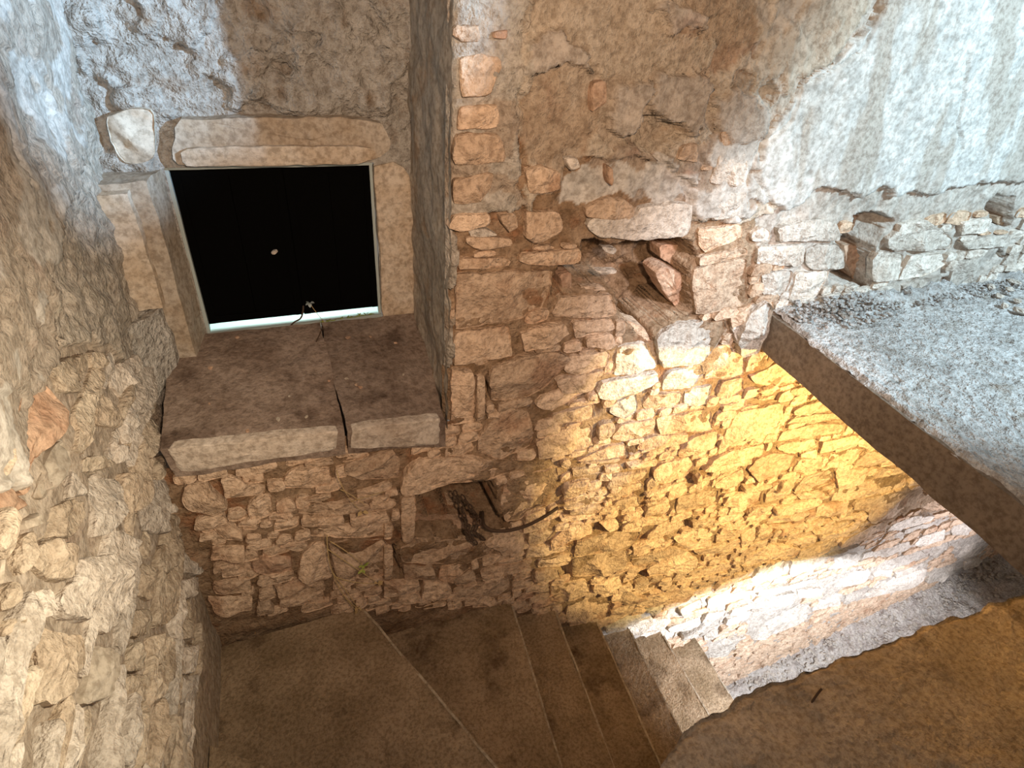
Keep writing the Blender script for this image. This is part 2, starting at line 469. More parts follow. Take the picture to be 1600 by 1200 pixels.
BACK += block((1160, 740, .25), '''
0,210 20,150 140,110 130,190 60,230
150,200 160,150 230,80 330,40 310,130 240,180
330,140 500,120 530,130 510,150 370,175
200,230 330,190 520,160 520,190 380,240 200,270
590,100 750,70 1070,0 1040,100 760,170 560,190
30,280 90,220 280,210 200,270 100,290
150,330 170,300 390,250 450,250 380,300
460,270 480,220 680,175 660,240 560,280
690,230 730,180 1160,90 1150,160 1120,220 1000,290 820,320 790,300 800,250
560,300 800,250 790,270 600,310
150,350 400,320 540,300 540,330 400,360
440,380 560,330 700,310 660,340 560,380
190,420 330,390 480,380 460,410 270,440
270,460 300,420 480,390 460,430 340,460
480,430 500,390 680,340 740,300 760,310 740,350 560,420
0,480 0,390 105,340 90,420 0,500
600,470 620,430 850,330 930,310 910,380 730,440
915,380 950,330 1120,260 1200,250 1180,290 1000,360
1130,230 1170,130 1300,180 1350,230 1210,230
340,540 370,490 600,410 580,460 480,510
0,600 20,560 180,460 330,450 320,520 140,580
60,690 120,600 300,550 260,650 230,690 90,720
310,600 320,560 560,520 500,580 420,640 300,650
570,590 590,530 740,510 730,570 640,600 540,620
530,520 760,450 700,500 560,530
p 750,560 770,510 900,480 1060,430 1060,460 890,530
1080,460 1130,400 1280,350 1260,420 1120,470
1010,390 1020,360 1300,290 1260,340 1100,370
1310,340 1420,290 1480,330 1400,390 1320,400
1310,510 1330,430 1540,380 1560,450 1510,510 1350,570
p 1180,530 1200,460 1300,430 1310,470 1220,540
p 790,600 880,560 1140,490 1180,530 1000,590 810,620
p 540,720 620,640 830,600 780,680 620,730
p 830,650 850,610 950,590 930,640 840,660
p 950,620 1170,560 1160,600 960,660
p 80,780 110,740 330,700 640,650 520,720 300,740
p 350,740 520,720 500,760 360,790
p 60,850 110,800 330,750 320,810 190,870 70,890
p 50,1040 40,940 230,860 430,820 410,920 250,1000 90,1060
p 440,870 480,820 560,760 640,760 620,830
p 640,830 670,760 810,730 800,790 700,830
p 750,780 960,700 960,740 800,790
p 820,730 860,670 1170,600 1160,650 980,740
1150,680 1210,600 1400,560 1480,560 1400,640 1160,690
1390,600 1400,560 1500,530 1560,600 1420,640
''')
BACK += block((600, 700, .2), '''
110,380 150,200 250,100 700,90 1000,130 1390,110 1380,170 960,235 880,280 640,300 530,300 260,365
130,400 260,380 265,480 240,720 190,780 140,760
970,270 1200,220 1380,180 1390,340 1310,460 1050,610 960,600 920,450
150,940 120,830 250,770 700,745 900,770 870,870 600,960 300,930
920,860 900,820 780,770 970,680 1120,680 1100,780
1140,680 1290,640 1360,660 1260,770 1130,780
1110,870 1130,790 1480,800 1430,830 1110,890
150,960 400,950 410,1050 160,1050
430,1040 440,960 630,920 720,960 560,1030 550,1090 440,1060
550,1080 550,1040 720,970 730,1040 580,1110
750,1020 750,1000 830,950 1190,890 1150,950 760,1030
1200,920 1240,890 1480,850 1470,920 1370,950 1210,960
1160,1040 1190,970 1370,970 1400,1040 1180,1060
540,1200 540,1140 900,1050 990,1020 1000,1100 900,1170
290,1200 320,1070 520,1080 540,1130 490,1200
0,1200 0,1070 290,1060 290,1150
1400,410 1400,340 1430,300 1600,270 1600,350
1390,430 1600,380 1600,410 1400,470
1400,560 1600,520 1600,570 1400,590
0,610 90,620 70,740 0,750
0,770 80,780 70,1050 0,1050
1390,170 1400,110 1480,100 1470,190
''')
BACK += block((260, 680, .25), '''
75,440 110,340 230,290 330,400 400,470 300,520 160,500
340,330 330,270 430,280 500,330 640,350 620,400 460,400 360,420
500,510 500,470 560,410 660,400 680,520 540,560
710,340 760,240 1040,220 1050,330 900,350 740,355
1110,200 1430,110 1470,170 1470,280 1230,300 1110,260
830,200 1080,160 1080,190 960,210 840,220
810,430 1050,370 1050,400 930,440
1160,380 1430,300 1430,350 1250,400
800,520 800,500 930,450 1280,430 1310,480 1130,510
830,580 840,525 1120,520 1130,570 900,590
1140,515 1400,500 1400,560 1150,575
830,600 1400,570 1420,650 1200,670 900,660
680,710 700,690 880,680 900,720 820,750
850,760 920,700 1000,690 1050,900 900,930 810,910
1040,800 1010,700 1370,680 1410,740 1380,900 1250,930 1060,900
270,600 370,560 480,620 480,680 380,680
490,690 490,640 540,630 600,650 600,700
r 520,830 600,780 790,790 790,890 620,900 560,880
280,840 440,810 440,850 280,890
270,800 270,730 500,720 500,780
700,1040 700,1100 1000,1060 1000,1000
1020,1120 1120,1070 1180,1060 1180,1150 1030,1150
270,940 540,920 540,1000 300,1020
240,1040 540,1030 540,1110 300,1130
650,930 1000,940 1000,990 700,1035
560,1070 650,1050 690,1120 560,1150
''')
BACK += block((640, 500, 1.), '''
66,78 104,80 104,166 66,172
106,84 121,84 119,160 104,164
''')
HOLES = [(pl('740,85 870,98 950,74 1120,72 1195,85 1205,150 1180,200 1185,380 1120,410 1030,460 1018,520 960,450 885,385 872,298 780,290 660,300 600,350 610,260 650,190 740,190', (640, 350, .375)), .34, 0),
         (pl('650,290 800,280 885,315 830,400 800,470 790,510 760,600 745,730 640,690 520,650 530,600 595,590 605,510 575,450 640,370', (1160, 260, .275)), .30, 0),
         (pl('1410,240 1470,175 1590,185 1575,280 1550,370 1430,340 1440,290', (1160, 260, .275)), .22, 0),
         (pl('260,370 530,300 860,285 900,390 940,600 1000,630 960,700 720,735 520,735 240,770 265,480', (600, 700, .2)), .52, 0),
         (pl('1480,370 1520,330 1555,400 1520,455 1490,420', (640, 0, .375)), .06, 0),
         (pl('920,590 985,480 1060,500 1150,540 1150,580 1080,640 1060,680 1000,640 930,620', (640, 0, .375)), .07, 0)]
DARK = [(pl(s, o), d) for o, s, d in [
    ((860, 800, .2), '385,100 450,190 340,200', .06), ((860, 800, .2), '530,60 570,40 560,150 530,160', .05),
    ((860, 800, .2), '640,560 780,440 770,540 600,620', .05), ((860, 800, .2), '80,460 180,420 150,560', .06),
    ((860, 800, .2), '1070,60 1110,80 1115,160 1070,150', .06), ((860, 600, .2), '620,480 680,540 660,590 590,590', .07),
    ((860, 600, .2), '370,180 420,170 390,290 360,280', .07), ((860, 600, .2), '1090,780 1130,700 1160,710 1120,800', .06),
    ((600, 700, .2), '1380,960 1480,920 1460,1010 1420,1020', .07), ((600, 700, .2), '80,800 130,940 150,1050 70,1060', .07),
    ((600, 700, .2), '100,560 120,760 90,740', .06), ((260, 680, .25), '940,450 990,480 940,500', .05),
    ((260, 680, .25), '780,350 910,350 890,390 800,400', .05), ((260, 680, .25), '1420,720 1480,900 1440,930 1400,900', .08),
    ((640, 350, .375), '790,755 820,760 790,830 778,800', .07), ((640, 350, .375), '330,630 360,740 330,760', .08),
    ((1160, 260, .275), '1460,540 1490,485 1530,530', .06), ((1160, 260, .275), '1140,710 1160,650 1215,640 1180,710', .07),
    ((1160, 260, .275), '1265,700 1280,675 1310,675 1280,715', .07)]]
CRACKS = [pl(s) for s in ['1385,10 1365,45 1345,80 1300,110 1255,140 1235,190 1215,210 1178,245 1175,270 1200,300 1215,335 1190,350', '1510,85 1505,150 1495,190 1503,235',
    '1070,290 1085,320 1088,350', '812,140 828,185 815,230 813,255 832,280', '705,440 705,470', '1045,0 1050,35 1085,38 1100,60', '1095,215 1097,255 1110,265']]
P_FINE = pl('1385,0 1370,40 1310,90 1250,150 1220,190 1190,250 1175,290 1195,310 1230,325 1300,292 1340,306 1380,296 1440,306 1500,296 1600,280 1900,200 1900,-300 1385,-300')
P_COARSE = pl('820,-300 1400,-300 1385,0 1250,150 1190,260 1215,330 1180,345 1090,350 1080,290 1040,250 960,250 880,260 870,300 830,330 815,200')
P_OLD = pl('470,-300 1030,-300 1020,60 1080,130 1250,180 1250,290 1030,285 1010,330 930,345 880,300 800,270 700,200 650,130 500,100', (640, 0, .375))
P_ISL = [pl(q, (640, 0, .375)) for q in ('850,480 880,400 940,345 1020,350 1010,430 930,550 860,590', '1040,300 1220,310 1280,380 1240,470 1210,570 1150,540 1050,490 1010,440', '485,200 540,150 650,130 690,220 800,290 700,280 480,290', '1020,40 1090,0 1200,60 1230,130 1130,110 1080,130', '1290,440 1350,370 1460,390 1480,520 1460,600 1290,560')]
P_WHITE = pl('830,640 950,600 1150,690 1290,560 1460,590 1490,800 1400,920 1190,940 1180,850 950,860 900,820 650,850 670,750', (640, 0, .375))
P_GREY = pl('600,-300 835,-300 828,150 815,200 805,290 835,325 780,335 735,350 712,345 712,560 700,580 640,620 600,600')
P_RUB = pl('255,740 690,690 700,580 705,365 800,372 920,375 1090,350 1180,345 1260,330 1600,322 1760,330 1760,900 1560,870 1120,1085 1000,1010 870,975 800,955 560,962 330,970 300,830')
LEFT = block((0, 540, .25), '''
r 180,420 250,150 300,100 380,250 430,380 420,500 350,630 250,720 240,900 180,950 110,860 110,700
430,310 390,190 330,130 480,60 580,40 560,200 480,290
600,130 600,30 680,40 700,100 640,160
740,130 870,50 890,120 820,270 800,330 730,200
830,390 850,250 900,110 950,130 950,350 900,440 840,400
620,330 680,300 770,420 760,520 640,500
500,660 540,500 620,400 640,500 600,620 560,680
g 380,640 440,560 490,640 460,800 400,880 300,980 260,950
545,780 560,690 650,680 740,740 620,780
600,900 640,780 760,830 770,930 740,1080 700,1180 620,1200 640,1050
780,900 800,780 860,780 870,960 830,1080 750,1120
880,850 900,700 960,680 930,1000 880,1050
960,830 1050,820 1060,1000 1040,1180 900,1150 890,1080 930,960
1050,1090 1110,1030 1190,1100 1200,1190 1060,1200
750,600 800,640 830,720 760,750
r 0,870 110,860 200,1000 100,1060 30,1040
10,600 80,580 100,850 20,850
280,1060 460,940 560,960 560,1060 500,1200 200,1200
g 170,1090 260,1030 280,1100 180,1160
480,760 580,900 560,940 450,950
''') + block((0, 800, .25), '''
480,430 500,280 600,270 690,260 680,380 610,450 620,520 570,700 440,650 390,560
250,230 340,160 500,190 500,320 440,440 340,420 240,320
700,150 780,100 880,170 870,270 840,450 830,560 700,760 650,700 690,550 700,330
1050,200 1050,60 1120,20 1110,200 1100,330 1040,400
1190,240 1280,230 1290,380 1240,390 1190,370
860,430 930,310 1000,340 980,480 970,560 880,500
1040,420 1100,340 1130,420 1110,650 1060,700 1010,560
1140,420 1250,400 1250,520 1180,530 1130,620
1180,540 1250,520 1250,700 1240,830 1160,780 1160,640
860,600 960,600 950,760 850,780
g 600,830 720,840 760,930 740,1040 650,1190 550,1190 590,1000
860,820 910,780 920,880 900,1000 830,990
950,770 1010,750 1060,820 1010,960 960,890
1060,830 1150,820 1140,1000 1030,1100 1040,930
1160,830 1240,830 1240,1000 1160,1010
1150,1020 1240,1010 1220,1190 1140,1190
280,950 240,720 300,700 400,720 530,760 520,960 450,1130 400,1190 270,1190
0,640 0,500 60,410 120,430 110,520 40,640
60,740 130,640 190,580 190,640 100,770 40,790
130,750 110,680 180,640 240,680 200,750
150,430 150,350 180,130 250,80 240,250 210,340
0,1190 0,900 50,880 260,900 270,1050 150,1190
250,480 380,460 390,620 250,680
960,1000 1020,980 1010,1190 950,1190
830,1010 950,1000 930,1190 800,1190
''')

# ------------------------------------------------------------------ walls: backing surfaces
def smooth(x, a, b): t = np.clip((x-a)/(b-a), 0, 1); return t*t*(3-2*t)
def back_surface(name, x0, x1, z0, z1, res, **props):
    nu, nv = int((x1-x0)/res)+1, int((z1-z0)/res)+1
    X, Z = np.meshgrid(np.linspace(x0, x1, nu), np.linspace(z0, z1, nv), indexing='ij')
    P = np.stack([X, np.full_like(X, 2.2), Z], -1)
    px, py = toPx(P)
    S = np.stack([X, Z, X*0], -1)
    jx = fbm(S*9, 4, 1)*9; jy = fbm(S*9+20, 4, 2)*9
    fine = inpoly(px+jx, py+jy, P_FINE); coarse = inpoly(px+jx, py+jy, P_COARSE) & ~fine; grey = inpoly(px+jx, py+jy, P_GREY) & ~fine
    base = np.full(X.shape, .042)+fbm(S*14, 4, 5)*.012
    lay = smooth(fbm(S*3.2, 5, 8), -.05, .02)            # broken upper coat of the coarse plaster
    lay2 = smooth(fbm(S*4.3+7, 5, 12), .18, .24)
    jp, jq = px+fbm(S*16+4, 4, 61)*9, py+fbm(S*16+8, 4, 62)*9
    old = inpoly(jp, jq, P_OLD); isl = np.zeros(X.shape, bool)
    for q_ in P_ISL: isl |= inpoly(jp, jq, q_)
    white = inpoly(jp, jq, P_WHITE); cell = smooth(fbm(S*8+2, 5, 71), -.02, .03)
    dc = .012-.010*lay+.018*lay2+fbm(S*16, 4, 3)*.006+np.abs(fbm(S*5, 3, 23))*.014
    dc = np.where(old, .026+fbm(S*5, 3, 33)*.005, dc); dc = np.where(isl, -.014+fbm(S*9, 4, 34)*.006, dc)
    dc = np.where(white, .014-.016*cell+fbm(S*20, 3, 35)*.005, dc)
    dg = .012+fbm(S*20, 4, 6)*.009+fbm(S*5, 2, 4)*.01
    flake = smooth(fbm(S*6+3, 5, 14), .30, .36)
    low = smooth(py, 230, 300)
    df = -.006+fbm(S*[2.2, 1, 1]*3, 3, 9)*.004+fbm(S*30, 2, 10)*.0012+flake*.004*(1-low)+low*smooth(fbm(S*9, 5, 44), 0, .05)*.008
    d = np.where(coarse, dc, np.where(grey, dg, np.where(fine, df, base)))
    d = d+.05*np.exp(-(X-x0)/.012)*(x0 > 0)+0
    for poly, dep, _ in HOLES:
        m = inpoly(px+jx*.4, py+jy*.4, poly); d = np.where(m, d+dep+fbm(S*12, 3, 40)*.05*min(1, dep*4), d)
    for poly, dep in DARK:
        d = np.where(inpoly(px, py, poly), d+dep, d)
    for c in CRACKS:
        wd = dline(px+jx*.25, py+jy*.25, c); d = d+.018*(1-smooth(wd, .8, 2.6))
    P[..., 1] += d
    palr = (px > 1190) & (py < 560)
    zlow = smooth(-Z, 4.2, 4.5)*.55; pat = smooth(fbm(S*6+1, 5, 77), -.1, .1)  # zlow whitens the low backing, standing in for the white light band
    stk = smooth(fbm(np.stack([(X+.35*Z)*9, Z*1.3, Z*0], -1), 4, 91)+.5*fbm(S*3, 3, 92), .05, .5); rr = np.maximum(fine*(1-.38*stk), palr*.6); rr = np.maximum(rr, np.where(coarse & isl, .45, 0)); rr = np.maximum(rr, np.where(white, .25+.5*cell, 0))
    rr = np.maximum(rr, zlow); gg = np.where(fine, .55*stk, np.where(grey, .45+.5*pat, np.where(coarse & ~isl & ~white, .35*(1-pat), 0)))
    zone = np.stack([rr, gg, np.where(coarse & ~isl & ~white, np.where(old, .75, .9-.5*lay2), 0)], -1)
    # paler backing at the upper right, around and below the fine coat
    me = mesh_np(name, P.reshape(-1, 3), grid_quads(nu, nv), zone=zone.reshape(-1, 3))
    return link(name, me, M['wall'], None, kind='structure', **props)
wall_back = back_surface('wall_back', .632, 7.2, -1.92, .5, .0095)
wall_low = back_surface('wall_stairwell', -.68, 10.2, -7.2, -1.92, .021)
wl0, wl1, lz0, lz1 = .0, 2.97, -3.4, .5
def left_surface():
    res = .012; nu, nv = int((wl1-wl0)/res), int((lz1-lz0)/res)
    Yg, Z = np.meshgrid(np.linspace(wl0, wl1, nu), np.linspace(lz0, lz1, nv), indexing='ij')
    P = np.stack([np.full_like(Yg, -.64), Yg, Z], -1); px, py = toPx(P); S = np.stack([Yg, Z, Z*0+3], -1)
    jx = fbm(S*8, 4, 1)*10; jy = fbm(S*8+9, 4, 2)*10
    pz = inpoly(px+jx, py+jy, pl('-900,-900 85,-900 85,0 125,190 122,300 95,330 100,390 70,430 75,480 105,560 70,620 45,760 -100,790 -900,900'))
    mz = inpoly(px+jx, py+jy, pl('85,-900 400,-900 400,500 300,640 262,700 235,600 200,560 150,520 110,540 75,480 70,430 122,300 125,190 85,0'))
    low = Z < -2.72+.02*noise(S*6, 3)
    d = -.030+fbm(S*12, 4, 5)*.010
    d = np.where(pz, .006+fbm(S*4, 3, 7)*.018+fbm(S*22, 3, 8)*.003+.014*smooth(fbm(S*5, 5, 19), .08, .12)-.010*smooth(fbm(S*7+9, 5, 29), .2, .25), d)
    d = np.where(mz, -.004+fbm(S*8, 5, 11)*.026, d)
    d = np.where(low, -.03+fbm(S*4, 3, 13)*.008, d)
    P[..., 0] += d
    rub = ~(pz | mz | low)
    fl_ = smooth(fbm(S*7, 5, 31), .08, .14)
    zone = np.stack([pz*(.25+.5*fl_)+rub*.35, mz*.85+pz*.45*(1-fl_), low*.7+rub*.3], -1)
    return link('wall_left', mesh_np('wall_left', P.reshape(-1, 3), grid_quads(nu, nv)[:, ::-1], zone=zone.reshape(-1, 3)), M['wall'], None, kind='structure')
wall_left = left_surface()
def sheet(name, a, b, c, d, nrm, m, res=.012, amp=.012, fr=9, seed=0, hole=None, lump=0, damp=None, **props):
    a, b, c, d = [np.array(k, float) for k in (a, b, c, d)]; nrm = np.array(nrm, float)
    nu = int(np.linalg.norm(b-a)/res)+2; nv = int(np.linalg.norm(d-a)/res)+2
    u = np.linspace(0, 1, nu)[:, None, None]; v = np.linspace(0, 1, nv)[None, :, None]
    P = a*(1-u)*(1-v)+b*u*(1-v)+c*u*v+d*(1-u)*v
    P0 = P.copy()
    h = fbm(P*fr, 5, seed)*amp+lump*smooth(fbm(P*4.5, 4, seed+3), -.05, .12)
    if damp: h = h*damp(P)
    P = P+nrm*h[..., None]; q = grid_quads(nu, nv)
    if hole is not None:
        C = P0.reshape(-1, 3)[q].mean(1); q = q[~hole(C)]
    return link(name, mesh_np(name, P.reshape(-1, 3), q), m, None, **props)
sheet('wall_window', (-.68, 2.95, -1.95), (.68, 2.95, -1.95), (.68, 2.95, .5), (-.68, 2.95, .5), (0, -1, 0), M['recess'],
      amp=.028, fr=11, seed=60, lump=.035, damp=lambda P: .12+.88*smooth(np.maximum(np.maximum(np.abs(P[..., 0]-.10)-.54, P[..., 2]+.64), -1.9-P[..., 2]), -.02, .06), hole=lambda C: (C[:, 0] > -.43) & (C[:, 0] < .462) & (C[:, 2] > -1.70) & (C[:, 2] < -.84), kind='structure')
sheet('wall_reveal', (.638, 2.205, -1.95), (.645, 2.97, -1.95), (.645, 2.97, .5), (.638, 2.205, .5), (-1, 0, 0), M['grey'], amp=.012, fr=6, seed=70, kind='structure')

# ------------------------------------------------------------------ stones of the walls
UX, UY, UZ = np.array([1., 0, 0]), np.array([0, 1., 0]), np.array([0, 0, 1.])
MK = {'': 'lime', 'p': 'pale', 'r': 'red', 'g': 'grey'}
count = {}
def trace_back(lst):
    for tag, poly in lst:
        a = np.array(poly); P3 = onY(a[:, 0], a[:, 1], 2.2)
        c = P3.mean(0); par = wall_back if c[2] > -1.92 else wall_low
        sz = min(np.ptp(P3[:, 0]), np.ptp(P3[:, 2]))
        rub = c[2] < -1.6 or a[:, 1].mean() > 365
        h = rng.uniform(-.012, .014) if rub else rng.uniform(-.008, .006)
        if rub: put_stone(P3, -UY, UX, UZ, M[MK[tag]], par, h=h, depth=.07)
        else: put_stone(P3, -UY, UX, UZ, M[MK[tag]], par, h=rng.uniform(.010, .018), depth=.05, amp=min(.006, .002+.03*sz), tilt=(0, 0))
        count[par.name] = count.get(par.name, 0)+1
trace_back([('p' if (t == '' and onY(*np.mean(q, 0), 2.2)[2] < -4.3) else t, q) for t, q in BACK])  # low stones turned pale: white light at the wall base put into colour
# smaller stones and packing between the traced ones
def cover(lst, tr, u0, v0, nu, nv, res, px, py):
    C = np.zeros((nu, nv), bool)
    for _, poly in lst: C |= inpoly(px, py, poly)
    return C
def fillers(parents, zonepoly, lst, extra, tocoord, topx, u0, u1, v0, v1, res, rowh, wid, place, vtest=None, minpx=0):
    nu, nv = int((u1-u0)/res), int((v1-v0)/res)
    Ug, Vg = np.meshgrid(u0+np.arange(nu)*res, v0+np.arange(nv)*res, indexing='ij')
    px, py = topx(Ug, Vg)
    C = ~inpoly(px, py, zonepoly)
    for _, poly in lst: C |= inpoly(px, py, poly)
    for poly in extra: C |= inpoly(px, py, poly)
    out = []; v = v0
    while v < v1-.02:
        h = rng.uniform(*rowh); j0, j1 = int((v-v0)/res), min(nv, int((v+h-v0)/res)+1)
        u = u0+rng.uniform(0, .1)
        while u < u1-.02:
            wd = rng.uniform(*wid); i0, i1 = int((u-u0)/res), min(nu, int((u+wd-u0)/res)+1)
            sub = ~C[i0:i1, j0:j1]
            if sub.size and sub.mean() > .30:
                ii, jj = np.nonzero(sub)
                # keep the largest free span
                a0, a1 = np.quantile(ii, [.04, .96]); b0, b1 = np.quantile(jj, [.05, .95])
                fr = sub[int(a0):int(a1)+1, int(b0):int(b1)+1].mean()
                W_, H_ = (a1-a0+1)*res, (b1-b0+1)*res
                if fr > .72 and W_ > .03 and H_ > .018:
                    out.append((u0+(i0+a0)*res, v0+(j0+b0)*res, W_, H_))
            u += wd
        v += h
    return out
def rect_outline(u, v, w_, h_, skew):
    pts = [(0, .12), (.08, 0), (.55, -.03), (.95, .03), (1, .3), (.97, .85), (.86, 1), (.4, 1.04), (.06, .95)]
    k = rng.uniform(-.09, .09, (len(pts), 2))
    return [(u+(p[0]+q[0]*.6)*w_, v+(p[1]+q[1])*h_+skew*(p[0]-.5)*w_) for p, q in zip(pts, k)]
holepolys = [h[0] for h in HOLES]+[d[0] for d in DARK]
f1 = fillers(None, P_RUB, BACK, holepolys, None, lambda a, b: toPx(np.stack([a, a*0+2.2, b], -1)), -.64, 5.6, -4.3, -1.0, .008, (.035, .085), (.07, .24), None)
f2 = fillers(None, P_RUB, BACK, holepolys, None, lambda a, b: toPx(np.stack([a, a*0+2.2, b], -1)), 1.5, 9.6, -6.9, -4.3, .012, (.06, .13), (.14, .45), None)
chips = []
for (u, v, w_, h_) in f1+f2:
    o = np.array(rect_outline(u, v, w_, h_, rng.uniform(-.03, .08)))
    P3 = np.stack([o[:, 0], np.full(len(o), 2.2), o[:, 1]], -1); c = P3.mean(0)
    par = wall_back if c[2] > -1.92 else wall_low
    p2 = toPx(P3); spx = min(np.ptp(p2[0]), np.ptp(p2[1]))
    n_ = count.get(par.name, 0)
    mk = 'pale' if (c[2] < -4.3 or c[0] > 2.6 and c[2] > -1.6) else rng.choice(['lime', 'lime', 'red'], p=[.5, .38, .12])  # low down, the pale stone carries the painted white light
    if spx > 9 and n_ < 298:
        put_stone(P3, -UY, UX, UZ, M[mk], par, h=rng.uniform(-.022, .006), depth=.06); count[par.name] = n_+1
    else:
        put_stone(P3, -UY, UX, UZ, M[mk], par, h=rng.uniform(-.026, .0), depth=.05, collect=chips)
def joined(name, lst, m, parent=None, **props):
    V, Fc, n0 = [], [], 0
    for v, f in lst:
        V.append(v); Fc += [tuple(i+n0 for i in q) for q in f]; n0 += len(v)
    me = bpy.data.meshes.new(name); me.from_pydata(np.concatenate(V).tolist(), [], Fc)
    me.polygons.foreach_set('use_smooth', np.ones(len(Fc), bool))
    me.set_sharp_from_angle(angle=.55)
    return link(name, me, m, parent, **props)
if chips: joined('packing_stone', chips, M['lime'], wall_low, kind='stuff')
# left wall
for tag, poly in LEFT:
    a = np.array(poly); P3 = onX(a[:, 0], a[:, 1], -.64)
    put_stone(P3, UX, UY, UZ, M[MK[tag] if tag else rng.choice(['pale', 'buff', 'buff'])], wall_left, h=rng.uniform(-.004, .024), depth=.08, tilt=(rng.uniform(-.05, .08), rng.uniform(-.30, .0)))
P_LZ = pl('-300,790 45,760 70,620 105,560 150,520 200,560 240,620 250,700 270,740 330,860 322,1160 300,1300 -300,1600')
fl = fillers(None, P_LZ, LEFT, [], None, lambda a, b: toPx(np.stack([a*0-.64, a, b], -1)), .45, 2.7, -2.7, -.7, .008, (.035, .075), (.22, .65), None)
for (u, v, w_, h_) in fl:
    o = np.array(rect_outline(u, v, w_, h_, rng.uniform(-.08, .08)))
    P3 = np.stack([np.full(len(o), -.64), o[:, 0], o[:, 1]], -1)
    put_stone(P3, UX, UY, UZ, M[rng.choice(['pale', 'buff', 'grey'], p=[.5, .42, .08])], wall_left, h=rng.uniform(-.010, .026), depth=.06, tilt=(rng.uniform(-.05, .08), rng.uniform(-.42, -.05)))
# stones seen inside the holes
def inner(o, s, Y, par, mk='lime', h=0., depth=.12, tilt=None):
    a = np.array(pl(s, o)); put_stone(onY(a[:, 0], a[:, 1], Y), -UY, UX, UZ, M[mk], par, h=h, depth=depth, tilt=tilt)
R5 = (640, 350, .375)
inner(R5, '1015,190 1060,170 1175,230 1190,385 1150,385 1060,290', 2.29, wall_back, 'red')
inner(R5, '1040,90 1190,90 1200,170 1130,190 1050,150', 2.38, wall_back, 'red')
inner(R5, '800,95 875,105 860,135 820,125', 2.24, wall_back, 'pale', depth=.05)
inner(R5, '760,195 885,195 880,215 790,218', 2.23, wall_back, 'pale', depth=.05)
inner(R5, '700,265 820,262 840,285 720,285', 2.24, wall_back, 'lime', depth=.05)
inner(R5, '620,215 680,200 680,280 640,290', 2.27, wall_back, 'red')
inner(R5, '880,400 980,430 1010,490 900,490', 2.26, wall_back, 'lime')
Z5 = (600, 700, .2)
inner(Z5, '270,470 430,450 600,440 600,560 440,600 280,650', 2.52, wall_low, 'lime')
inner(Z5, '740,440 900,410 915,560 750,580', 2.52, wall_low, 'lime')
inner(Z5, '250,660 560,620 900,640 960,700 720,735 240,770', 2.3, wall_low, 'red', tilt=(0, -.9))
inner((1160, 260, .275), '600,450 760,470 790,520 750,640 640,650 600,560', 2.34, wall_back, 'red')
inner((1160, 260, .275), '650,290 800,285 880,320 800,460 720,410 640,370', 2.40, wall_back, 'red')
inner((1160, 260, .275), '1450,290 1560,280 1560,360 1460,340', 2.28, wall_back, 'lime')

# ------------------------------------------------------------------ the window in its recess
win = empty('window_1', (.02, 2.95, -1.68), kind='structure')
def wst(name, s, Y, mk, h=0., depth=.1, amp=.004, o=(0, 0, 1), tilt=(0, 0), parent=None, label=None):
    a = np.array(pl(s, o)); ob = put_stone(onY(a[:, 0], a[:, 1], Y), -UY, UX, UZ, M[mk], parent or win, h=h, depth=depth, amp=amp, name=name, tilt=tilt)
    if label: ob['label'] = label
    return ob
wst('lintel', '262,263 264,186 400,183 560,185 600,192 618,215 612,243 580,257 420,261', 2.87, 'dress', amp=.006)
wst('lintel_moulding', '262,264 264,232 400,228 590,229 606,243 580,258 420,262', 2.85, 'dress', depth=.06, amp=.003)
wst('corner_block', '166,178 205,170 240,173 246,250 215,262 190,258 168,222', 2.87, 'grey', depth=.12, amp=.012)
wst('jamb_stone', '583,257 612,250 640,262 655,330 665,440 668,535 628,520 597,505 594,400', 2.915, 'dress', depth=.08, amp=.008, label='brown plastered right jamb')
def prism(name, pts, z0, z1, m, parent, **k):
    return rough_solid(name, [(x, y, z0) for x, y in pts], [(x, y, z1) for x, y in pts], m, parent, **k)
prism('jamb_stone', [(-.425, 2.99), (-.475, 2.76), (-.68, 2.74), (-.68, 2.99)], -1.80, -.84, M['dress'], win, amp=.008, freq=7)
prism('jamb_stone', [(-.53, 2.95), (-.545, 2.715), (-.68, 2.69), (-.68, 2.95)], -1.38, -.87, M['dress'], win, amp=.008, freq=9)
prism('jamb_stone', [(-.53, 2.95), (-.555, 2.70), (-.68, 2.50), (-.68, 2.95)], -1.80, -1.38, M['recess'], win, amp=.012, freq=7)
def bar(name, a, b, m, parent, **k): return rbox(name, a, b, m, parent, **k)
F0, F1, G0, G1 = -.432, .462, -1.70, -.84
fr = dict(amp=.0012, res=.06)
bar('frame_rail', (F0, 2.955, G0), (F1, 3.06, G0+.026), M['frame'], win, **fr)
bar('frame_rail', (F0, 2.965, G1-.015), (F1, 3.0, G1+.01), M['frame'], win, **fr)
bar('frame_stile', (F0, 2.955, G0), (F0+.016, 3.0, G1), M['frame'], win, **fr)
bar('frame_stile', (F1-.014, 2.975, G0), (F1, 3.0, G1), M['frame'], win, **fr)
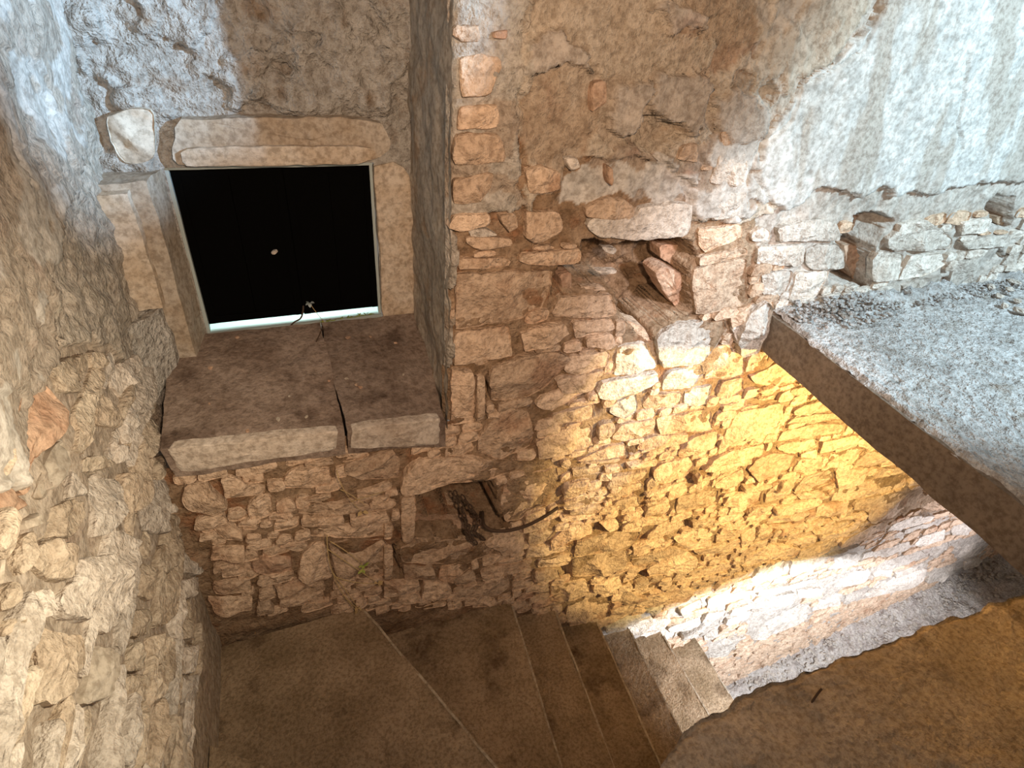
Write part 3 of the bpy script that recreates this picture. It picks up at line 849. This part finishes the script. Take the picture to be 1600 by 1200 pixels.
for i, (a, b) in enumerate(((F0+.016, .045), (.052, F1-.010))):
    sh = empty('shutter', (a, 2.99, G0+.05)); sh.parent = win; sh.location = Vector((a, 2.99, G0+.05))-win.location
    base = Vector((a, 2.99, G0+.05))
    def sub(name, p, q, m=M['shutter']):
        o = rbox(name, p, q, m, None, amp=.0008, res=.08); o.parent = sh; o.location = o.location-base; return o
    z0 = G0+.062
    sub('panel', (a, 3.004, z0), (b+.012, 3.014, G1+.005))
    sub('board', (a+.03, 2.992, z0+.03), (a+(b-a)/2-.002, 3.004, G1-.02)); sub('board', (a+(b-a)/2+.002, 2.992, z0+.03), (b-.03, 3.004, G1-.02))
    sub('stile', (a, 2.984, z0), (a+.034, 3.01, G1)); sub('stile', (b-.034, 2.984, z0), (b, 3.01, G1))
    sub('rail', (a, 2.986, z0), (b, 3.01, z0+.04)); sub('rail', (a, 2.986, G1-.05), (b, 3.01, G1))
def tube(name, pts, r, m, parent=None, seg=6, taper=1., **props):
    cu = bpy.data.curves.new(name, 'CURVE'); cu.dimensions = '3D'; cu.bevel_depth = r; cu.bevel_resolution = 1 if seg <= 6 else 3; cu.use_fill_caps = True
    sp = cu.splines.new('NURBS'); sp.points.add(len(pts)-1); sp.order_u = min(4, len(pts)); sp.use_endpoint_u = True; sp.resolution_u = 5
    base = Vector(pts[0])
    for i, p in enumerate(pts):
        sp.points[i].co = (*(Vector(p)-base), 1); sp.points[i].radius = 1-(1-taper)*i/(len(pts)-1)
    ob = bpy.data.objects.new(name, cu); COL.objects.link(ob); bpy.context.view_layer.update()
    me = bpy.data.meshes.new_from_object(ob.evaluated_get(bpy.context.evaluated_depsgraph_get())); bpy.data.objects.remove(ob)
    me.name = name; me.materials.clear()
    o = link(name, me, m, parent, **props); o.location = base-(parent.location if parent else Vector())
    return o
tube('latch_hook', [W(455, 508, 2.95), W(462, 500, 2.93), W(470, 502, 2.93), W(474, 488, 2.95), W(474, 478, 2.98)], .0045, M['iron'], win)
area('outside_light', (.05, 3.5, -1.0), (.0, 3.03, -1.69), 30, (.72, 1, .92), .5)
# sill weeds
def leaf_mesh(pts, nrm, ln, wd):
    pass
def blade(base, d, ln, wd, up=Vector((0, 0, 1))):
    d = Vector(d).normalized(); s = d.cross(up).normalized()*wd; n = s.cross(d).normalized()*wd*.35
    p = [base, base+d*ln*.35+s+n, base+d*ln*.35-s+n, base+d*ln*.75+s*.7, base+d*ln*.75-s*.7, base+d*ln-n]
    return [tuple(q) for q in p], [(0, 1, 2), (1, 3, 4, 2), (3, 5, 4)]
def leaves(name, specs, m, parent, **props):
    V, Fc = [], []
    for b, d, ln, wd in specs:
        v, f = blade(b, d, ln, wd); n = len(V); V += v; Fc += [tuple(i+n for i in q) for q in f]
    me = bpy.data.meshes.new(name); me.from_pydata([tuple(Vector(v)-specs[0][0]) for v in V], [], Fc)
    o = link(name, me, m, parent, **props); o.location = specs[0][0]-(parent.location if parent else Vector()); return o
wd_ = empty('window_weed', W(540, 500, 2.955), label='tiny green weeds sprouting along the bottom of the dark window', category='weed')
for i in range(9):
    b = W(505+i*9.5, 505-i*1.6, 2.945)+Vector((0, 0, .004))
    leaves('leaf', [(b, (random.uniform(-1, 1), -.3, random.uniform(.2, 1)), random.uniform(.018, .034), .007) for _ in range(5)], M['leaf'], wd_)
tube('stem', [W(507, 504, 2.94), W(495, 490, 2.94), W(484, 474, 2.95)], .0016, M['twig'], wd_)
leaves('seed_head', [(W(484, 474, 2.95), (random.uniform(-1, 1), -.4, random.uniform(-.3, 1)), .026, .010) for _ in range(6)], M['frame'], wd_)
co_ = [(W(428, 394, 2.975)+Vector((random.uniform(-.01, .01), 0, 0)), (1, 0, .6), .02, .006)]
bm_o = wst('cocoon', '421,396 425,391 433,389 437,393 431,399 424,400', 2.972, 'pale', h=.004, depth=.012, amp=.002)
bm_o.parent = None; bm_o.location = bm_o.location+win.location
bm_o['label'] = 'small pale cocoon stuck on the dark window shutter'; bm_o['category'] = 'cocoon'

# stone ledge
led = empty('stone_ledge', (0, 2.5, -1.8), label='thick stone window ledge split in two beneath the dark window', category='ledge')
def lslab(name, tl, tr, fr_, fl_, bfl, bfr, seed):
    T = [tl, tr, fr_, fl_]; th = .16
    B = [(tl[0], tl[1], tl[2]-.3), (tr[0], tr[1], tr[2]-.3), bfr, bfl]
    return rough_solid(name, B, T, M['ledge'], led, res=.014, amp=.007, freq=8, seed=seed)
lslab('slab', (-.60, 2.93, -1.658), (.125, 2.93, -1.668), (.138, 2.185, -1.838), (-.607, 2.185, -1.765), (-.585, 2.19, -1.93), (.128, 2.19, -1.975), 3)
lslab('slab', (.130, 2.93, -1.670), (.65, 2.93, -1.68), (.626, 2.185, -1.873), (.15, 2.185, -1.84), (.142, 2.19, -1.975), (.626, 2.19, -2.043), 8)
# paler chipped front faces
for s in ('250,702 330,694 420,684 536,672 535,704 420,718 300,738 274,741', '545,671 610,662 690,654 690,693 620,700 546,704'):
    a = np.array(pl(s)); put_stone(onY(a[:, 0], a[:, 1], 2.178), -UY, UX, UZ, M['ledge_edge'], led, h=.012, depth=.05, amp=.004, name='front_edge', tilt=(0, 0))['label'] = 'pale chipped front edge'

# ------------------------------------------------------------------ stairs
stair = empty('staircase', (.6, 1.6, -4.), label='worn concrete stairs winding down from the dark landing along the wall', category='staircase')
def sprism(name, pts, z0, z1, mk, seed, parent=stair, res=.025, amp=.005, fine=.002, **k):
    return rough_solid(name, [(x, y, z0) for x, y in pts], [(x, y, z1) for x, y in pts], M[mk], parent, res=res, amp=amp, freq=5, seed=seed, fine=fine, **k)
sprism('landing', [(-.70, .2), (1.02, .2), (.125, 2.22), (-.70, 2.22)], -3.9, -3.27, 'step', 1)
st = [(1.13, -3.68, .16), (1.50, -3.94, .14), (1.91, -4.27, .12), (2.30, -4.61, .1), (2.69, -4.85, .06), (3.19, -5.24, .06)]
prev = None
for i, (x, z, sl) in enumerate(st):
    xl = -.1 if i == 0 else st[i-1][0]-.05
    xl2 = .3 if i == 0 else xl-.2
    sprism('step', [(xl2, .35), (x-sl*1.1, .35), (x, 2.25), (xl, 2.25)], z-.9, z, 'step', 10+i)
    ox = -.006; sprism('nosing', [(x-sl*1.1-.008, .35), (x-sl*1.1+.006, .35), (x+.006, 2.19), (x-.008, 2.19)], z-.03, z+.001, 'nose', 40+i, res=.02, amp=.004)
sprism('nosing', [(1.012, .2), (1.026, .2), (.141, 2.19), (.127, 2.19)], -3.31, -3.268, 'nose', 50, res=.02, amp=.005)
sprism('step', [(-.66, .3), (-.02, .3), (-.15, 1.19), (-.66, 1.57)], -3.26, -3.05, 'step', 21, res=.02)

# ------------------------------------------------------------------ lower floor with rubble
def floor_low():
    res = .03; nu, nv = int(7.4/res), int(3.2/res)
    X, Yg = np.meshgrid(np.linspace(3.0, 10.4, nu), np.linspace(-.9, 2.3, nv), indexing='ij')
    S = np.stack([X, Yg, X*0], -1)
    Z = -6.78+(X-3.9)*.205+fbm(S*9, 4, 2)*.03+.10*smooth(Yg, 1.95, 2.25)+np.abs(noise(S*22, 5))*.03
    P = np.stack([X, Yg, Z], -1)
    return link('floor', mesh_np('floor', P.reshape(-1, 3), grid_quads(nu, nv)), M['earth'], None, kind='structure')
floor = floor_low()
def pebble(c, r, seed):
    lat, lon = 4, 7; V = [(0, 0, 1)]
    for i in range(1, lat):
        for j in range(lon):
            a, b = math.pi*i/lat, 2*math.pi*j/lon+i*.4; V.append((math.sin(a)*math.cos(b), math.sin(a)*math.sin(b), math.cos(a)))
    V.append((0, 0, -1)); V = np.array(V); Fc = []
    for j in range(lon): Fc.append((0, 1+j, 1+(j+1) % lon))
    for i in range(lat-2):
        for j in range(lon):
            a = 1+i*lon; Fc.append((a+j, a+lon+j, a+lon+(j+1) % lon, a+(j+1) % lon))
    a = 1+(lat-2)*lon
    for j in range(lon): Fc.append((a+j, len(V)-1, a+(j+1) % lon))
    V = V*(1+.35*noise(V*1.3+seed*3.3, 1))[:, None]*np.array([r*rng.uniform(.8, 1.5), r*rng.uniform(.7, 1.2), r*rng.uniform(.4, .8)])
    t = rng.uniform(0, 6.28); R_ = np.array([[math.cos(t), -math.sin(t), 0], [math.sin(t), math.cos(t), 0], [0, 0, 1]])
    return V@R_.T+np.array(c), Fc
pb = []
for i in range(900):
    x = rng.uniform(3.3, 8.6); y = 2.2-abs(rng.normal(0, .22)); r = rng.uniform(.008, .022)*(1.6 if rng.random() < .1 else 1)
    pb.append(pebble((x, y, -6.78+(x-3.9)*.205+.10*float(smooth(np.array(y), 1.95, 2.25))+.02), r, i))
joined('rubble', pb, M['pale'], floor, kind='stuff')

# ------------------------------------------------------------------ concrete slab of the upper level, and the plastered block below it
slab = empty('floor_slab', (3, 1, -1.6), label='rough grey concrete floor slab with a thick bare edge over the stairs', category='slab')
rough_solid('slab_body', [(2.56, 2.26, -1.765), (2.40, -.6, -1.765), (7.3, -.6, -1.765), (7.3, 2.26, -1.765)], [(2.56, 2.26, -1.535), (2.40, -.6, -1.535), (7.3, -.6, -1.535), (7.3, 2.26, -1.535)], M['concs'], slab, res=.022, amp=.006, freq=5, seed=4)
def slab_top():
    res = .0125; nu, nv = int(4.9/res), int(2.86/res)
    U, V = np.meshgrid(np.linspace(0, 1, nu), np.linspace(0, 1, nv), indexing='ij')
    Yg = -.6+V*2.86; x0 = 2.40+(Yg+.6)*.056; X = x0+U*(7.3-x0)
    S = np.stack([X, Yg, X*0], -1)
    X = X+(1-smooth(U, 0, .01))*(fbm(S*7, 4, 3)*.022+.006)
    Z = -1.516+fbm(S*26, 4, 6)*.007+fbm(S*3, 2, 2)*.004+np.maximum(0, noise(S*70, 9))*.009-.024*(1-smooth(U, 0, .006))
    Z += .05*smooth(Yg, 2.02, 2.24)*np.clip(.4+fbm(S*5, 3, 8), 0, 1)
    P = np.stack([X, Yg, Z], -1)
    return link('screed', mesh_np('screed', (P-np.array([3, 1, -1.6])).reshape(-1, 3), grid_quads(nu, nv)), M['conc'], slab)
slab_top()
# lump of mortar at the slab end, against the wall
wst('mortar_lump', '1208,474 1220,490 1203,530 1190,560 1166,566 1158,535 1178,498', 2.15, 'pale', depth=.12, amp=.02, parent=slab)
pb = []
for i in range(800):
    t = rng.random(); x = 2.6+3.0*t**1.3; y = 2.19-abs(rng.normal(0, .07))
    pb.append(pebble((x, y, -1.50), rng.uniform(.004, .014), i))
for i in range(260):
    x = rng.normal(2.98, .16); y = 2.2-abs(rng.normal(0, .10)); pb.append(pebble((x, y, -1.49+rng.uniform(0, .04)*max(0, 1-(2.2-y)*5)), rng.uniform(.006, .018), i+900))
joined('rubble', [(v-np.array([3, 1, -1.6]), f) for v, f in pb], M['conc'], slab, kind='stuff')
# larger fragments that lie at the right end of the slab
FRAG = ['stone fragment in the slab debris, middle of the loose cluster at the right edge', 'stone fragment in the slab debris just above the middle of the cluster', 'stone fragment in the slab debris, right of the cluster middle near the picture edge', 'stone fragment in the slab debris just below the cluster middle', 'leftmost stone fragment in the debris at the right end of the slab', 'topmost stone fragment, nearest the wall, at the right end of the slab', 'lowest stone fragment, farthest from the wall, at the right end of the slab']
for i, (px, py) in enumerate([(1562, 462), (1578, 452), (1590, 470), (1571, 478), (1549, 448), (1586, 440), (1595, 486)]):
    c = onZ(px, py, -1.49); v, f = pebble((0, 0, 0), rng.uniform(.022, .034), 50+i)
    me = bpy.data.meshes.new('stone_fragment'); me.from_pydata(v.tolist(), [], f)
    o = link('stone_fragment', me, M['pale'], None, label=FRAG[i], category='stone', group='stone fragments on the slab')
    o.location = c
blk = empty('plastered_landing', (2, .5, -3.1), label='large dark brown plastered surface with scratches in front of the stairs', category='landing')
def plaster_top():
    out = pl('1030,1215 1034,1192 1058,1160 1090,1132 1128,1112 1150,1092 1270,1046 1390,1003 1500,962 1620,922')
    edge = np.array([onZ(x, y, -3.0) for x, y in out])[:, :2]
    edge = np.concatenate([[[.9, -.2]], [[1.12, .55]], edge, [[7.5, .78]]])
    cum = np.concatenate([[0], np.cumsum(np.hypot(*np.diff(edge, axis=0).T))]); n = 420
    t = np.linspace(0, cum[-1], n); E = np.stack([np.interp(t, cum, edge[:, k]) for k in (0, 1)], -1)
    jit = fbm(np.stack([t*9, t*0, t*0], -1), 5, 4)*.013; E[:, 1] += jit
    m_ = 150; V = []
    for k in range(m_+7):
        if k < 7:                                   # broken edge going down
            f = k/6; P = np.stack([E[:, 0], E[:, 1]-.02*abs(f-.5)*0, np.full(n, -3.24+.24*f)], -1)
            P[:, 1] += fbm(P*8, 3, 5)*.012
        else:
            f = (k-6)/m_; f = f**1.15; P = np.stack([E[:, 0]*(1-f*.0)+f*.25, E[:, 1]*(1-f)+f*(-.9), np.full(n, -3.)], -1)
            P[:, 2] += fbm(P*2.4, 4, 9)*.022+fbm(P*14, 4, 11)*.006+.010*smooth(fbm(P*4+3, 5, 21), .12, .16)-.008*smooth(np.abs(fbm(P*[2.5, 7, 1]+5, 3, 27)), .05, 0)-.02*np.exp(-((k-7)/2.)**2)
        V.append(P)
    V = np.stack(V, 0); V = V-np.array([2, .5, -3.1])
    return link('plaster_surface', mesh_np('plaster_surface', V.reshape(-1, 3), grid_quads(m_+7, n)[:, ::-1]), M['plast'], blk)
plaster_top()
# rusty stub of a nail in the plaster
nl = tube('nail', [onZ(1268, 1098, -3.0), onZ(1274, 1088, -2.97), onZ(1284, 1076, -2.93)], .006, M['iron'], None, label='short rusty nail sticking out of the dark brown plaster', category='nail')

# ------------------------------------------------------------------ chain and hose in the niche
def torus_mesh(a, b, r):
    V, Fc = [], []; n, k = 12, 5
    for i in range(n):
        t = 2*math.pi*i/n
        for j in range(k):
            s = 2*math.pi*j/k; V.append(((a+r*math.cos(s))*math.cos(t), (b+r*math.cos(s))*math.sin(t), r*math.sin(s)))
    for i in range(n):
        for j in range(k): Fc.append((i*k+j, ((i+1) % n)*k+j, ((i+1) % n)*k+(j+1) % k, i*k+(j+1) % k))
    me = bpy.data.meshes.new('link'); me.from_pydata(V, [], Fc); me.materials.append(M['iron'])
    me.polygons.foreach_set('use_smooth', np.ones(len(Fc), bool)); return me
lm = torus_mesh(.0225, .013, .0052)
def chain(path, label):
    pts = [Vector(p) for p in path]; root = empty('chain', pts[0], label=label, category='chain')
    L = [0]
    for a, b in zip(pts[:-1], pts[1:]): L.append(L[-1]+(b-a).length)
    n = int(L[-1]/.036)
    for i in range(n+1):
        d = min(L[-1]-1e-4, i*.036); k = max(j for j in range(len(pts)-1) if L[j] <= d)
        dr = (pts[k+1]-pts[k]).normalized(); p = pts[k]+dr*(d-L[k])
        o = bpy.data.objects.new('link', lm); COL.objects.link(o); o.parent = root
        q = dr.to_track_quat('X', 'Z'); o.rotation_mode = 'QUATERNION'
        o.rotation_quaternion = q @ Vector((1, 0, 0)).rotation_difference(Vector((1, 0, 0))) @ __import__('mathutils').Quaternion((1, 0, 0), (i % 2)*1.5708+random.uniform(-.3, .3))
        o.location = p-pts[0]
chain([W(712, 772, 2.36), W(722, 795, 2.30), W(727, 815, 2.22), W(733, 835, 2.16), W(745, 852, 2.13)], 'rusty chain hanging over the niche edge, the strand that reaches lowest')
chain([W(724, 778, 2.36), W(740, 800, 2.30), W(748, 815, 2.20), W(741, 832, 2.17), W(756, 842, 2.16)], 'rusty chain bunched in the niche, the strand nearer the brown hose')
chain([W(726, 812, 2.26), W(732, 822, 2.20), W(729, 832, 2.17), W(738, 846, 2.14)], 'short piece of rusty chain doubled back over the niche edge')
tube('hose', [W(754, 800, 2.34), W(753, 818, 2.22), W(760, 828, 2.17), W(785, 831, 2.14), W(815, 826, 2.13), W(845, 812, 2.14), W(872, 793, 2.16)], .010, M['iron'], None, seg=8,
     label='thin brown hose curving out of the niche below the ledge', category='hose')

# ------------------------------------------------------------------ dry weeds hanging on the wall
def weed(stems, heads, label, mleaf, r=.0032):
    root = empty('dry_weed', W(*stems[0][0], 2.16), label=label, category='plant')
    for s in stems: tube('stem', [W(x, y, 2.15-.03*math.sin(3.1*i/(len(s)-1))) for i, (x, y) in enumerate(s)], r, M['twig'], root, taper=.6)
    for (x, y), n, m_ in heads:
        leaves('leaf', [(W(x, y, 2.14), (random.uniform(-1, 1), -.3, random.uniform(-1, 1)), random.uniform(.02, .045), random.uniform(.006, .013)) for _ in range(n)], m_, root)
weed([[(511, 836), (511, 865), (518, 893), (532, 925), (547, 944), (560, 958)], [(516, 846), (545, 862), (566, 882)], [(512, 858), (540, 878), (566, 894), (585, 908)],
      [(522, 900), (545, 912), (588, 912)], [(520, 895), (540, 922), (558, 948)], [(536, 930), (550, 944), (560, 952)]],
     [((569, 884), 7, M['leaf']), ((590, 911), 6, M['twig']), ((560, 950), 6, M['twig']), ((568, 890), 3, M['leaf'])], 'dried weed with pale green tips hanging on the wall above the landing', M['leaf'])
weed([[(526, 735), (530, 758), (545, 780), (565, 800)], [(532, 765), (550, 772), (572, 790)], [(548, 784), (575, 775), (600, 768)]],
     [((566, 800), 3, M['twig'])], 'small tangle of dry rootlets on the wall just under the stone ledge', M['twig'], r=.0022)
tube('twig', [onY(505, 511, 2.88), onY(500, 521, 2.84), onY(494, 534, 2.78)], .003, M['iron'], None, label='thin dark twig lying on the stone ledge near the window', category='twig')
# crumbs on the ledge
for i in range(16):
    u, v = rng.uniform(.06, .94), rng.uniform(.05, .97)
    y = 2.95-.74*v; x = -.5+1.08*u; z = -1.655-.13*v-.05*u*v-.012
    vv, f = pebble((0, 0, 0), rng.uniform(.006, .013), 200+i)
    me = bpy.data.meshes.new('crumb'); me.from_pydata(vv.tolist(), [], f)
    o = link('crumb', me, M[rng.choice(['red', 'grey'])], None, label='crumb of stone lying on the window ledge', category='debris', group='crumbs on the window ledge'); o.location = (x, y, z+.012)
